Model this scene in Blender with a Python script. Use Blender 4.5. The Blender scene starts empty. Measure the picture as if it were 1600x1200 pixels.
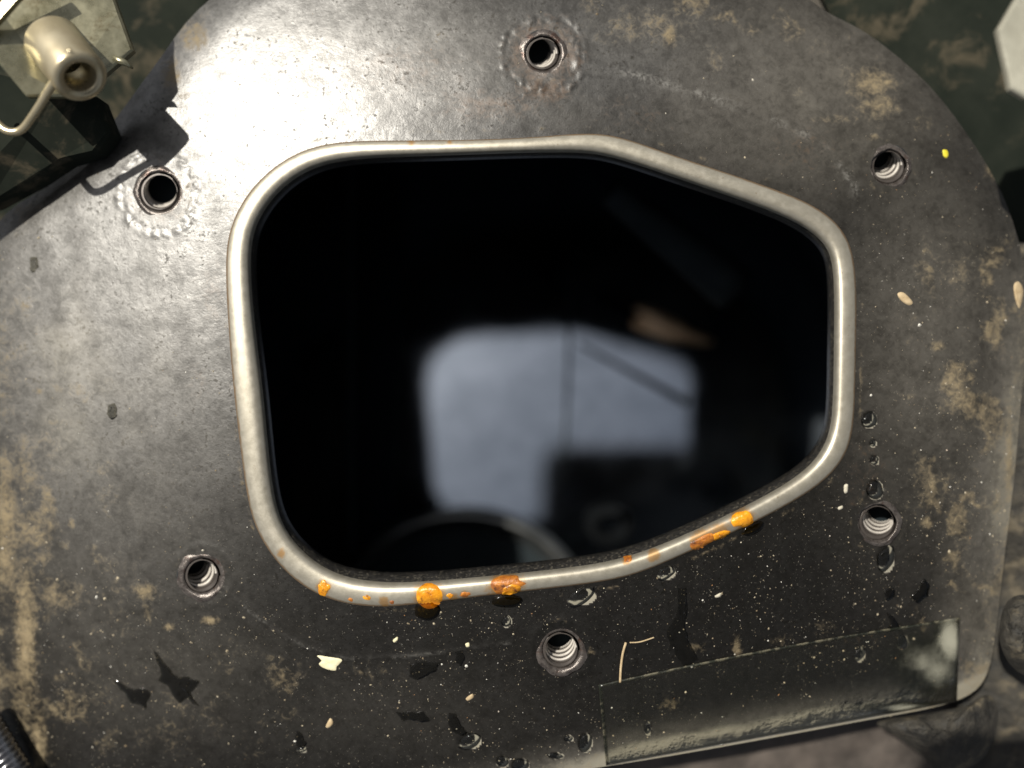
import bpy, math, random
import numpy as np
from mathutils import Vector, Matrix
random.seed(7); np.random.seed(7)
R = math.radians
S = 0.001                      # everything below is written in millimetres
D = 140.0                      # lens to tank face, mm
scene = bpy.context.scene
col = scene.collection

# ------------------------------------------------------------------ camera
cam_d = bpy.data.cameras.new('camera'); cam = bpy.data.objects.new('camera', cam_d); col.objects.link(cam)
cam.location = (0, 0, D*S)
cam_d.sensor_width = 36.0; cam_d.lens = 18.0*D/80.0
cam_d.clip_start = 0.0008; cam_d.clip_end = 50.0
cam_d.dof.use_dof = True; cam_d.dof.focus_distance = (D+0.5)*S; cam_d.dof.aperture_fstop = 4.8
scene.camera = cam
# ------------------------------------------------------------------ sky and sun
SUN = Vector((-0.515, 0.475, 1.0)).normalized()
world = bpy.data.worlds.new('World'); scene.world = world; world.use_nodes = True
nt = world.node_tree; bg = nt.nodes['Background']
sky = nt.nodes.new('ShaderNodeTexSky'); sky.sky_type = 'NISHITA'; sky.sun_disc = False
sky.sun_elevation = math.asin(SUN.z); sky.sun_rotation = math.atan2(SUN.x, SUN.y) % (2*math.pi)
sky.air_density = 1.0; sky.dust_density = 3.0; sky.ozone_density = 1.0
hs = nt.nodes.new('ShaderNodeHueSaturation'); hs.inputs['Saturation'].default_value = 0.36      # thin bright cloud
nt.links.new(sky.outputs[0], hs.inputs['Color']); nt.links.new(hs.outputs[0], bg.inputs[0]); bg.inputs[1].default_value = 0.062
sl = bpy.data.lights.new('sun', 'SUN'); sl.energy = 5.0; sl.angle = R(0.8); sl.color = (1.0, 0.94, 0.83)
so = bpy.data.objects.new('sun', sl); col.objects.link(so)
so.rotation_euler = SUN.to_track_quat('Z', 'Y').to_euler(); so.location = SUN*0.6
scene.view_settings.view_transform = 'Standard'; scene.view_settings.look = 'None'
scene.view_settings.exposure = 0.25; scene.view_settings.gamma = 1.0
scene.render.engine = 'CYCLES'
scene.cycles.use_denoising = True; scene.cycles.sample_clamp_indirect = 2.0
scene.cycles.caustics_refractive = False; scene.cycles.caustics_reflective = True
scene.cycles.max_bounces = 10; scene.cycles.transparent_max_bounces = 12

# ------------------------------------------------------------------ helpers
def tag(o, label=None, cat=None, group=None, kind=None):
    if label: o['label'] = label
    if cat: o['category'] = cat
    if group: o['group'] = group
    if kind: o['kind'] = kind
    return o
def empty(name, loc=(0, 0, 0), **k):
    o = bpy.data.objects.new(name, None); o.empty_display_size = 0.01; o.location = loc
    col.objects.link(o); return tag(o, **k)
def mk(name, v, f, mat, parent=None, smooth=True, **k):
    """mesh object from millimetre vertices"""
    me = bpy.data.meshes.new(name); v = np.asarray(v, float)*S
    me.from_pydata(v.tolist(), [], [tuple(int(i) for i in q) for q in f]); me.validate(); me.update()
    if smooth: me.polygons.foreach_set('use_smooth', [True]*len(me.polygons))
    o = bpy.data.objects.new(name, me); col.objects.link(o)
    if mat: me.materials.append(mat)
    if parent: o.parent = parent
    return tag(o, **k)
def attr(o, name, a):
    at = o.data.attributes.new(name, 'FLOAT', 'POINT'); at.data.foreach_set('value', np.asarray(a, np.float32))
def W(px, py, z=0.0):          # point of the place that stands z mm above the face plane
    k = (D-z)/D/10.0
    return ((px-800.0)*k, (600.0-py)*k, z)
def smooth01(a, b, x):
    t = np.clip((x-a)/(b-a), 0, 1); return t*t*(3-2*t)
_lat = np.random.RandomState(3).rand(256, 256)
def vnoise(x, y):
    xi = np.floor(x).astype(int); yi = np.floor(y).astype(int); fx = x-xi; fy = y-yi
    fx = fx*fx*(3-2*fx); fy = fy*fy*(3-2*fy)
    g = lambda a, b: _lat[a & 255, b & 255]
    return (g(xi, yi)*(1-fx)+g(xi+1, yi)*fx)*(1-fy)+(g(xi, yi+1)*(1-fx)+g(xi+1, yi+1)*fx)*fy
def fbm(x, y, sc, oc=5):
    x = np.asarray(x, float)/sc; y = np.asarray(y, float)/sc; t = 0; a = 0.5; n = 0
    for i in range(oc):
        t = t+a*vnoise(x+17.3*i, y+9.1*i); n += a; a *= 0.55; x = x*2.03; y = y*2.03
    return t/n
def seg_dist(px, py, pts, closed=False):
    px = np.asarray(px, float); py = np.asarray(py, float)
    d = np.full(px.shape, 1e9); P = list(pts)+([pts[0]] if closed else [])
    for (x0, y0), (x1, y1) in zip(P[:-1], P[1:]):
        ex, ey = x1-x0, y1-y0; L = ex*ex+ey*ey+1e-9
        t = np.clip(((px-x0)*ex+(py-y0)*ey)/L, 0, 1)
        d = np.minimum(d, (px-x0-t*ex)**2+(py-y0-t*ey)**2)
    return np.sqrt(d)
def inside(px, py, pts):
    px = np.asarray(px, float); py = np.asarray(py, float); r = np.zeros(px.shape, bool)
    for (x0, y0), (x1, y1) in zip(pts, pts[1:]+pts[:1]):
        c = ((y0 > py) != (y1 > py)) & (px < (x1-x0)*(py-y0)/((y1-y0) or 1e-9)+x0); r ^= c
    return r
def spline(pts, n, closed=True):
    P = np.asarray(pts, float); m = len(P); out = []
    seg = m if closed else m-1
    for i in range(seg):
        g = (lambda k: P[k % m]) if closed else (lambda k: P[min(max(k, 0), m-1)])
        p0, p1, p2, p3 = g(i-1), g(i), g(i+1), g(i+2)
        for j in range(n):
            t = j/n
            out.append(0.5*((2*p1)+(-p0+p2)*t+(2*p0-5*p1+4*p2-p3)*t*t+(-p0+3*p1-3*p2+p3)*t**3))
    if not closed: out.append(P[-1])
    return np.array(out)
def strip_faces(n, m, closed=True, flip=False):
    f = []
    for i in range(n if closed else n-1):
        a = i*m; b = ((i+1) % n)*m
        for j in range(m-1):
            q = (a+j, a+j+1, b+j+1, b+j); f.append(q[::-1] if flip else q)
    return f
def tube(path, r, seg=12, caps=True):
    P = [Vector(p) for p in path]; v = []; f = []; up = Vector((0.3, 0.2, 1)).normalized()
    rr = r if hasattr(r, '__len__') else [r]*len(P)
    for i, p in enumerate(P):
        t = (P[min(i+1, len(P)-1)]-P[max(i-1, 0)]).normalized()
        a = t.cross(up).normalized(); b = a.cross(t); up = b if b.length > 0.1 else up
        for k in range(seg):
            th = 2*math.pi*k/seg; v.append(p+float(rr[i])*(math.cos(th)*a+math.sin(th)*b))
    for i in range(len(P)-1):
        for k in range(seg):
            f.append((i*seg+k, i*seg+(k+1) % seg, (i+1)*seg+(k+1) % seg, (i+1)*seg+k))
    if caps: f.append(tuple(range(seg))[::-1]); f.append(tuple((len(P)-1)*seg+k for k in range(seg)))
    return [tuple(x) for x in v], f
def prism(pts3, thick, axis=(0, 0, -1), bev=0.25):
    """plate: outline (3-D points), given a thickness along axis, edges eased"""
    P = [Vector(p) for p in pts3]; ax = Vector(axis).normalized(); c = sum(P, Vector())/len(P); v = []; n = len(P)
    def ring(ins, dz):
        for p in P:
            d = c-p; v.append(tuple(p+d.normalized()*ins+ax*dz))
    ring(bev, 0); ring(0, bev); ring(0, thick-bev); ring(bev, thick)
    f = [tuple(range(n))[::-1], tuple(range(3*n, 4*n))]
    for k in range(3):
        for i in range(n):
            f.append((k*n+i, k*n+(i+1) % n, (k+1)*n+(i+1) % n, (k+1)*n+i))
    return v, f

# ------------------------------------------------------------------ materials
class NB:
    def __init__(s, name):
        s.m = bpy.data.materials.new(name); s.m.use_nodes = True; s.t = s.m.node_tree
        s.b = s.t.nodes['Principled BSDF']; s.tc = s.t.nodes.new('ShaderNodeTexCoord')
    def n(s, ty, **k):
        x = s.t.nodes.new(ty)
        for a, b in k.items(): setattr(x, a, b)
        return x
    def put(s, sock, v):
        if isinstance(v, bpy.types.NodeSocket): s.t.links.new(v, sock)
        else: sock.default_value = v
    def noise(s, scale, detail=5, rough=0.6, vec=None, dist=0.0):
        x = s.n('ShaderNodeTexNoise'); x.inputs['Scale'].default_value = scale; x.inputs['Detail'].default_value = detail
        x.inputs['Roughness'].default_value = rough; x.inputs['Distortion'].default_value = dist
        s.t.links.new(vec or s.tc.outputs['Object'], x.inputs['Vector']); return x.outputs['Fac']
    def math(s, op, a, b=0.0, c=None, clamp=False):
        x = s.n('ShaderNodeMath', operation=op, use_clamp=clamp); s.put(x.inputs[0], a); s.put(x.inputs[1], b)
        if c is not None: s.put(x.inputs[2], c)
        return x.outputs[0]
    def ramp(s, v, a, b, lo=0.0, hi=1.0):
        x = s.n('ShaderNodeMapRange', interpolation_type='SMOOTHSTEP')
        s.put(x.inputs['Value'], v); s.put(x.inputs['From Min'], a); s.put(x.inputs['From Max'], b)
        s.put(x.inputs['To Min'], lo); s.put(x.inputs['To Max'], hi); return x.outputs[0]
    def mix(s, f, a, b):
        x = s.n('ShaderNodeMix', data_type='RGBA'); s.put(x.inputs[0], f)
        s.put(x.inputs[6], a if not isinstance(a, tuple) else (*a, 1)); s.put(x.inputs[7], b if not isinstance(b, tuple) else (*b, 1))
        return x.outputs[2]
    def attr(s, name): return s.n('ShaderNodeAttribute', attribute_name=name).outputs['Fac']
    def stretch(s, sx, sy, sz, rot=0.0):
        x = s.n('ShaderNodeMapping'); x.inputs['Scale'].default_value = (sx, sy, sz); x.inputs['Rotation'].default_value = (0, 0, rot)
        s.t.links.new(s.tc.outputs['Object'], x.inputs['Vector']); return x.outputs[0]
    def bump(s, h, strength, dist, prev=None):
        x = s.n('ShaderNodeBump'); s.put(x.inputs['Height'], h); x.inputs['Strength'].default_value = strength
        x.inputs['Distance'].default_value = dist
        if prev: s.t.links.new(prev, x.inputs['Normal'])
        return x.outputs[0]
    def set(s, **k):
        for a, b in k.items():
            sock = s.b.inputs[a.replace('_', ' ')]
            s.put(sock, (*b, 1) if isinstance(b, tuple) and len(b) == 3 else b)
        return s.m

def shell_material():
    b = NB('black_tank_paint')
    dust, film, rust, scuff = b.attr('dust'), b.attr('film'), b.attr('rust'), b.attr('scuff')  # film holds the grey film plus painted sheen, sky shoulders and drop crescents
    nA = b.noise(260, 7, 0.66); nB = b.noise(900, 6, 0.7, dist=0.6); nC = b.noise(3200, 3, 0.6)
    nS = b.noise(1.0, 5, 0.7, vec=b.stretch(900, 2200, 800, 0.25))
    film2 = b.math('MULTIPLY', film, b.ramp(b.math('ADD', b.math('MULTIPLY', nB, 0.6), b.math('MULTIPLY', nA, 0.6)), 0.38, 0.74, 0.45, 1.0), clamp=True)
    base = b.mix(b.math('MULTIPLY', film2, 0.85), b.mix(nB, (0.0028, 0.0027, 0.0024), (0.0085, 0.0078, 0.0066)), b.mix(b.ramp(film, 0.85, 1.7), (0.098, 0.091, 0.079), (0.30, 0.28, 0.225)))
    rm = b.ramp(b.math('ADD', b.math('MULTIPLY', rust, 0.9), b.math('MULTIPLY', b.math('SUBTRACT', nB, 0.5), 1.1)), 0.32, 0.78)
    base = b.mix(b.math('MULTIPLY', rm, 0.8), base, (0.085, 0.048, 0.024))
    dm = b.ramp(b.math('ADD', dust, b.math('MULTIPLY', b.math('SUBTRACT', b.math('ADD', b.math('MULTIPLY', nA, 0.35), b.math('MULTIPLY', nB, 0.65)), 0.5), 3.0)), 0.34, 1.45)
    dm = b.math('MULTIPLY', dm, b.ramp(dust, 0.02, 0.2))
    base = b.mix(b.math('MULTIPLY', dm, 0.9), base, b.mix(nA, (0.15, 0.115, 0.066), (0.32, 0.26, 0.165)))
    sp = b.ramp(nC, 0.66, 0.74)                                     # fine dry dust specks
    spk = b.math('MULTIPLY', sp, b.attr('speck'))
    base = b.mix(b.math('MULTIPLY', spk, 0.75), base, (0.30, 0.28, 0.23))
    base = b.mix(b.math('MULTIPLY', scuff, b.ramp(nB, 0.42, 0.62)), base, (0.22, 0.215, 0.20))
    rough = b.math('ADD', b.ramp(nB, 0.3, 0.75, 0.46, 0.60), b.math('MULTIPLY', dm, 0.3), clamp=True)
    pit = b.ramp(b.math('ADD', b.math('MULTIPLY', b.noise(1500, 4, 0.6), 0.6), b.math('MULTIPLY', nA, 0.4)), 0.555, 0.63)
    n1 = b.bump(nA, 0.12, 0.0005); n2 = b.bump(nB, 0.22, 0.00018, n1); n3 = b.bump(b.math('ADD', nS, b.math('MULTIPLY', nC, 0.8)), 0.16, 0.00008, n2)
    n4 = b.bump(b.math('ADD', dm, b.math('MULTIPLY', nC, 0.35)), 0.3, 0.00012, n3)
    spec = b.math('MULTIPLY', b.ramp(nA, 0.3, 0.7, 0.55, 0.85), b.ramp(dm, 0, 1, 1.0, 0.3))
    coat = b.math('MULTIPLY', b.ramp(b.math('ADD', b.math('MULTIPLY', nB, 0.5), b.math('MULTIPLY', nA, 0.5)), 0.36, 0.60, 0.35, 1.0), b.ramp(dm, 0, 0.7, 1.0, 0.1))
    wr = b.attr('wear_gloss'); coat = b.math('MULTIPLY', b.math('MULTIPLY', coat, b.math('MAXIMUM', wr, 0.16)), b.math('SUBTRACT', 1.0, b.math('MULTIPLY', pit, 0.85))); spec = b.math('MULTIPLY', spec, b.math('SUBTRACT', 1.0, b.math('MULTIPLY', pit, 0.6))); spec = b.math('MULTIPLY', spec, b.math('ADD', 0.16, b.math('MULTIPLY', b.attr('wear_gloss'), 0.92)))
    return b.set(Base_Color=base, Roughness=rough, Normal=n4, Specular_IOR_Level=spec, Coat_Weight=coat, Coat_Roughness=b.math('MULTIPLY', b.ramp(b.math('ADD', b.math('MULTIPLY', nC, 0.5), b.math('MULTIPLY', nB, 0.5)), 0.38, 0.62, 0.27, 0.40), b.ramp(wr, 0.1, 0.6, 0.4, 1.0)), Coat_Normal=n3, Coat_IOR=1.72)
def simple(name, c0, c1, rough, metal=0.0, scale=300, bump=0.2, dist=0.0003, r2=None, stain=None, sts=120, spec=0.5):
    b = NB(name); n = b.noise(scale, 6, 0.65); c = b.mix(b.ramp(n, 0.3, 0.7), c0, c1)
    if stain:
        c = b.mix(b.ramp(b.noise(sts, 6, 0.7, dist=0.4), 0.52, 0.68), c, stain)
    return b.set(Base_Color=c, Metallic=metal, Roughness=b.ramp(n, 0.3, 0.7, rough, r2 or rough*1.35), Normal=b.bump(n, bump, dist), Specular_IOR_Level=spec)
def lip_material():
    b = NB('bare_metal_lip'); e = b.attr('edge'); n = b.noise(700, 6, 0.7); n2 = b.noise(180, 5, 0.6)
    nf = b.noise(5000, 3, 0.6)
    c = b.mix(b.ramp(n, 0.35, 0.7), (0.35, 0.325, 0.265), (0.40, 0.375, 0.315))
    st = b.ramp(b.math('ADD', e, b.math('MULTIPLY', b.math('SUBTRACT', n, 0.5), 0.9)), 0.5, 0.95)
    c = b.mix(b.math('MULTIPLY', st, 0.8), c, (0.20, 0.115, 0.05))
    pit = b.ramp(b.noise(1600, 4, 0.6), 0.66, 0.74)
    c = b.mix(b.math('MULTIPLY', pit, 0.6), c, (0.20, 0.14, 0.08))
    sp = b.attr('stain'); sm = b.ramp(b.math('ADD', sp, b.math('MULTIPLY', b.math('SUBTRACT', n, 0.5), 1.4)), 0.35, 0.8)
    c = b.mix(b.math('MULTIPLY', sm, 0.75), c, (0.36, 0.19, 0.05))
    return b.set(Base_Color=c, Metallic=0.65, Roughness=b.ramp(n, 0.3, 0.7, 0.38, 0.48), Normal=b.bump(nf, 0.10, 0.00005, b.bump(n, 0.06, 0.0001)))
def liquid(name, colr, ior=1.33, rough=0.02):
    b = NB(name); return b.set(Base_Color=colr, Transmission_Weight=1.0, IOR=ior, Roughness=rough)
M = {}
M['paint'] = shell_material()
M['lip'] = lip_material()
M['neck'] = simple('black_neck_paint', (0.008, 0.008, 0.008), (0.022, 0.021, 0.02), 0.3, scale=1500, stain=(0.10, 0.09, 0.07), sts=2300)
M['inner'] = simple('black_inner_coating', (0.015, 0.02, 0.023), (0.026, 0.033, 0.037), 0.7, spec=0.06, scale=60, bump=0.1)
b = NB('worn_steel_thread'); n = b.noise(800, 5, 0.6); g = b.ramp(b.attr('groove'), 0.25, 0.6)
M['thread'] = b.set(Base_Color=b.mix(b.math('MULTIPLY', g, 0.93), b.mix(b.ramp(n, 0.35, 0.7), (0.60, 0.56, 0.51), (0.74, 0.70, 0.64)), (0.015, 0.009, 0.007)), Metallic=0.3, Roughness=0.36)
M['collar'] = simple('dark_weld_steel', (0.05, 0.042, 0.038), (0.13, 0.115, 0.105), 0.24, metal=0.5, scale=900, bump=0.5, stain=(0.07, 0.04, 0.03), sts=500)
M['zinc'] = simple('yellow_zinc_plate', (0.20, 0.19, 0.12), (0.38, 0.36, 0.25), 0.24, metal=0.75, scale=200, stain=(0.16, 0.13, 0.07), sts=150)
M['bush'] = simple('bright_zinc_bush', (0.46, 0.39, 0.25), (0.58, 0.51, 0.36), 0.26, metal=0.7, scale=150)
M['pale'] = simple('pale_plated_steel', (0.30, 0.29, 0.235), (0.42, 0.41, 0.34), 0.4, metal=0.3, scale=120)
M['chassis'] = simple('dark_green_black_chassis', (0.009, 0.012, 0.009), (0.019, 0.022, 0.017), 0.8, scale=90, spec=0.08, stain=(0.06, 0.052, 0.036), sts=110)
M['mud'] = simple('dried_mud_steel', (0.012, 0.0115, 0.010), (0.045, 0.040, 0.031), 0.62, scale=420, bump=0.9, dist=0.0012, stain=(0.11, 0.092, 0.062), sts=130)
M['rusty'] = simple('rusty_brown_steel', (0.030, 0.025, 0.021), (0.085, 0.070, 0.06), 0.6, scale=120, bump=0.5, dist=0.001)
M['ground'] = simple('dark_ground_dirt', (0.03, 0.028, 0.024), (0.07, 0.062, 0.05), 0.9, scale=40, bump=0.6, dist=0.01)
def clear_film(name, ior, tint):
    m = bpy.data.materials.new(name); m.use_nodes = True; t = m.node_tree; t.nodes.clear()
    o = t.nodes.new('ShaderNodeOutputMaterial'); mx = t.nodes.new('ShaderNodeMixShader'); tr = t.nodes.new('ShaderNodeBsdfTransparent')
    gl = t.nodes.new('ShaderNodeBsdfGlossy'); fr = t.nodes.new('ShaderNodeFresnel'); fr.inputs[0].default_value = ior
    tr.inputs[0].default_value = (*tint, 1); gl.inputs['Roughness'].default_value = 0.05
    t.links.new(fr.outputs[0], mx.inputs[0]); t.links.new(tr.outputs[0], mx.inputs[1]); t.links.new(gl.outputs[0], mx.inputs[2]); t.links.new(mx.outputs[0], o.inputs[0]); return m
M['water'] = clear_film('clear_water', 1.34, (0.93, 0.94, 0.93))
M['oil'] = clear_film('wet_residue', 1.36, (0.72, 0.71, 0.66))
M['rust'] = simple('wet_orange_rust', (0.46, 0.16, 0.008), (0.74, 0.33, 0.015), 0.2, scale=700, bump=0.6, dist=0.0003, stain=(0.13, 0.045, 0.012), sts=600)
M['darkrust'] = simple('brown_rust', (0.20, 0.06, 0.015), (0.50, 0.18, 0.02), 0.3, scale=900, bump=0.7, dist=0.0003, stain=(0.07, 0.03, 0.015), sts=700)
M['cream'] = simple('cream_flake', (0.58, 0.53, 0.33), (0.70, 0.66, 0.46), 0.6, scale=700)
M['tan'] = simple('tan_chip', (0.34, 0.25, 0.14), (0.48, 0.38, 0.24), 0.7, scale=900)
M['yellow'] = simple('yellow_petal', (0.56, 0.48, 0.02), (0.66, 0.58, 0.05), 0.5, scale=900)
M['white'] = simple('pale_grain', (0.40, 0.37, 0.29), (0.58, 0.54, 0.44), 0.6, scale=900)
M['phone'] = simple('dark_phone_shell', (0.006, 0.006, 0.007), (0.009, 0.009, 0.010), 0.3, scale=50, bump=0.0)
b = NB('phone_glass'); M['glass'] = b.set(Base_Color=(0.004, 0.004, 0.006), Roughness=0.03)
def floor_material():
    b = NB('polished_wet_floor'); n = b.noise(45, 6, 0.65); n2 = b.noise(400, 4, 0.6)
    c = b.mix(b.ramp(b.math('ADD', b.math('MULTIPLY', n, 0.5), b.math('MULTIPLY', b.noise(110, 5, 0.65, dist=1.0), 0.5)), 0.30, 0.72), (0.30, 0.345, 0.40), (0.46, 0.515, 0.59))
    return b.set(Base_Color=c, Metallic=1.0, Roughness=b.ramp(n, 0.35, 0.7, 0.05, 0.10), Normal=b.bump(n2, 0.02, 0.0001))
M['floor'] = floor_material()
def tape_material():
    b = NB('clear_old_tape'); n = b.noise(150, 5, 0.6); e = b.attr('edge')
    c = b.mix(b.ramp(n, 0.35, 0.7), (0.006, 0.007, 0.004), (0.015, 0.017, 0.010))
    c = b.mix(b.math('MULTIPLY', b.math('MULTIPLY', e, b.ramp(b.noise(700, 4, 0.6), 0.45, 0.6)), 0.45), c, (0.32, 0.29, 0.20))
    c = b.mix(b.ramp(b.math('ADD', b.attr('pale'), b.math('MULTIPLY', b.math('SUBTRACT', n, 0.5), 1.3)), 0.3, 1.0), c, (0.34, 0.335, 0.27))
    nm = b.bump(n, 0.25, 0.0012); b.set(Base_Color=c, Roughness=b.ramp(n, 0.3, 0.7, 0.14, 0.28), Normal=nm)
    t = b.t; out = t.nodes['Material Output']; tr = b.n('ShaderNodeBsdfTransparent'); tr.inputs[0].default_value = (0.985, 0.985, 0.965, 1)
    gl = b.n('ShaderNodeBsdfGlossy'); gl.inputs['Roughness'].default_value = 0.36; t.links.new(nm, gl.inputs['Normal'])
    fr = b.n('ShaderNodeFresnel'); fr.inputs[0].default_value = 1.24; t.links.new(nm, fr.inputs['Normal'])
    m1 = b.n('ShaderNodeMixShader'); m2 = b.n('ShaderNodeMixShader')
    t.links.new(fr.outputs[0], m1.inputs[0]); t.links.new(tr.outputs[0], m1.inputs[1]); t.links.new(gl.outputs[0], m1.inputs[2])
    b.put(m2.inputs[0], b.math('MAXIMUM', 0.015, b.math('MULTIPLY', b.math('MAXIMUM', e, b.attr('pale')), 0.85), clamp=True))
    t.links.new(m1.outputs[0], m2.inputs[1]); t.links.new(b.b.outputs[0], m2.inputs[2]); t.links.new(m2.outputs[0], out.inputs[0])
    return b.m
M['tape'] = tape_material()
def grit_material():
    b = NB('dry_grit'); a = b.attr('tone'); c = b.mix(b.ramp(a, 0.0, 0.6), (0.16, 0.12, 0.07), (0.36, 0.31, 0.22))
    c = b.mix(b.ramp(a, 0.84, 0.9), c, (0.66, 0.64, 0.58)); c = b.mix(b.ramp(a, 0.975, 0.985), c, (0.36, 0.18, 0.07))
    return b.set(Base_Color=c, Roughness=0.7)
M['grit'] = grit_material()

# ------------------------------------------------------------------ the tank: outlines measured off the face
LIP = [(362,340,398,352),(377,315,412,327),(400,277,433,299),(445,240,462,272),(495,222,503,255),(540,217,544,246),(612,219,615,246),
(700,219,702,243),(800,216,801,239),(840,214,842,238),(889,208,892,238),(928,205,921,238),(963,209,950,243),(996,221,980,252),
(1048,240,1035,270),(1100,258,1085,289),(1165,277,1150,309),(1217,297,1199,327),(1256,311,1240,344),
(1288,327,1268,360),(1314,350,1288,379),(1333,378,1299,396),(1340,414,1304,418),(1340,475,1304,475),(1339,550,1303,550),(1337,600,1302,600),
(1337,640,1302,638),(1335,682,1299,672),(1325,712,1290,696),(1305,740,1275,720),(1275,765,1252,742),(1237,787,1219,762),
(1195,809,1178,784),(1150,832,1135,806),(1100,853,1085,829),(1062,869,1046,846),(1025,887,1011,860),(990,901,978,871),
(950,910,943,880),(900,916,897,887),(825,924,820,894),(762,931,758,901),(695,940,692,907),(645,946,642,910),(612,950,612,911),
(575,952,581,909),(525,944,543,904),(492,931,517,894),(462,912,491,879),(437,887,468,858),(418,863,450,837),(400,833,437,812),
(390,807,430,787),(382,770,424,750),(375,707,419,702),(367,650,415,650),(362,600,410,600),(358,550,403,550),(354,500,397,500),
(351,437,391,437),(350,400,391,402),(354,370,393,376)]
LIPS = spline(LIP, 7)
for _ in range(3):
    LIPS = sum(np.roll(LIPS, k_, axis=0)*w_ for k_, w_ in zip(range(-6, 7), [1, 1, 1, 1, 1, 1, 1, 1, 1, 1, 1, 1, 1]))/13.0
OPEN_MID = [((a+c)/2, (b_+d)/2) for a, b_, c, d in LIPS[::3].tolist()]
OUTLINE_K = [(310,15),(240,105),(165,205),(95,277),(8,335),(-45,425),(-66,560),(-62,700),(-44,860),(-22,1000),(-4,1120),(12,1250),(90,1278),
(300,1258),(520,1248),(760,1224),(1000,1189),(1200,1154),(1350,1126),(1455,1106),(1515,1085),(1543,1050),(1556,980),(1568,880),
(1583,760),(1594,640),(1602,540),(1602,430),(1575,325),(1526,232),(1452,134),(1362,57),(1282,12),(1190,-60),(1050,-130),(800,-160),(560,-120),(410,-55)]
OUTLINE = [tuple(p) for p in spline(OUTLINE_K, 4).tolist()]
NUTS = {  # centre, hole radius, collar radius, where the bottom of the bore shows, label
 'top':  (849, 84, 25, 33, (-15, -7), 'threaded weld nut above the top edge of the opening'),
 'rt':   (1389, 261, 26, 31, (-25, -25), 'threaded weld nut by the upper right corner of the opening'),
 'rl':   (1371, 817, 27, 33, (9, -31), 'threaded weld nut below the water drops at right'),
 'bot':  (877, 1016, 27, 36, (-6, -35), 'threaded weld nut below the bottom edge of the opening'),
 'lb':   (317, 900, 26, 36, (-22, -31), 'threaded weld nut with dark red rusty collar'),
 'lt':   (250, 300, 29, 37, (7, -8), 'threaded weld nut ringed by weld spatter at upper left')}
def rough(pts, step=5.0, amp=3.2):
    o = []
    for (x0, y0), (x1, y1) in zip(pts, pts[1:]+pts[:1]):
        n = max(1, int(math.hypot(x1-x0, y1-y0)/step))
        for k in range(n):
            x, y = x0+(x1-x0)*k/n, y0+(y1-y0)*k/n
            o.append((x+amp*(float(fbm(np.array([x]), np.array([y]), 9, 3)[0])-.5)*2, y+amp*(float(fbm(np.array([x+77]), np.array([y]), 9, 3)[0])-.5)*2))
    return o
BLOTS = [(rough(a), b, c) for a, b, c in [
  ([(168,632),(177,630),(182,640),(181,652),(175,655),(168,648)][::-1], .5, 'black oval bead on the grey left side of the face'),
  ([(48,402),(57,402),(59,415),(53,427),(47,420)][::-1], .5, 'small black bead near the left edge under the bracket shadow'),
  ([(174,1060),(184,1062),(198,1074),(222,1074),(236,1082),(232,1098),(228,1110),(220,1102),(206,1098),(196,1084),(182,1072)][::-1], .22, 'black wet blot with a tail, low on the left'),
  ([(237,1010),(246,1020),(258,1036),(270,1054),(280,1058),(296,1056),(314,1064),(306,1078),(298,1084),(312,1104),(304,1102),(292,1092),(280,1100),(268,1084),(262,1070),(246,1064),(252,1054)][::-1], .22, 'branching black wet blot beside the tailed one'),
  ([(640,1038),(662,1032),(690,1036),(684,1048),(668,1056),(650,1064),(638,1058)][::-1], .15, 'flat black wet blot under the lip ledge'),
  ([(618,1112),(640,1110),(662,1112),(674,1126),(660,1130),(640,1124),(630,1128)][::-1], .15, 'narrow black wet blot below the flat blot'),
  ([(700,1112),(712,1116),(722,1134),(732,1146),(722,1152),(706,1142),(698,1128)][::-1], .15, 'black wet blot just above the wide water drop'),
  ([(1060,915),(1073,916),(1074,950),(1072,980),(1078,1010),(1092,1036),(1070,1046),(1054,1024),(1040,990),(1052,966),(1060,945)][::-1], .12, 'long black wet streak running down to the tape'),
  ([(1380,925),(1392,914),(1399,922),(1396,934),(1384,940)][::-1], .25, 'small black wet wedge right of the lower right nut streak'),
  ([(1424,934),(1444,902),(1454,916),(1450,932),(1434,942)][::-1], .25, 'larger black wet wedge near the right edge above the tape'),
  ([(1386,956),(1396,964),(1404,974),(1408,986),(1398,988),(1382,990),(1392,976)][::-1], .22, 'black wet blot touching the top edge of the tape'),
  ([(462,1140),(470,1142),(480,1162),(474,1170),(462,1164)][::-1], .15, 'small black wet blot low on the face near the thin drop'),
  ([(712,1018),(724,1014),(727,1030),(720,1042),(712,1034)][::-1], .12, 'small upright black wet blot at the end of the ledge line')]]
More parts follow.
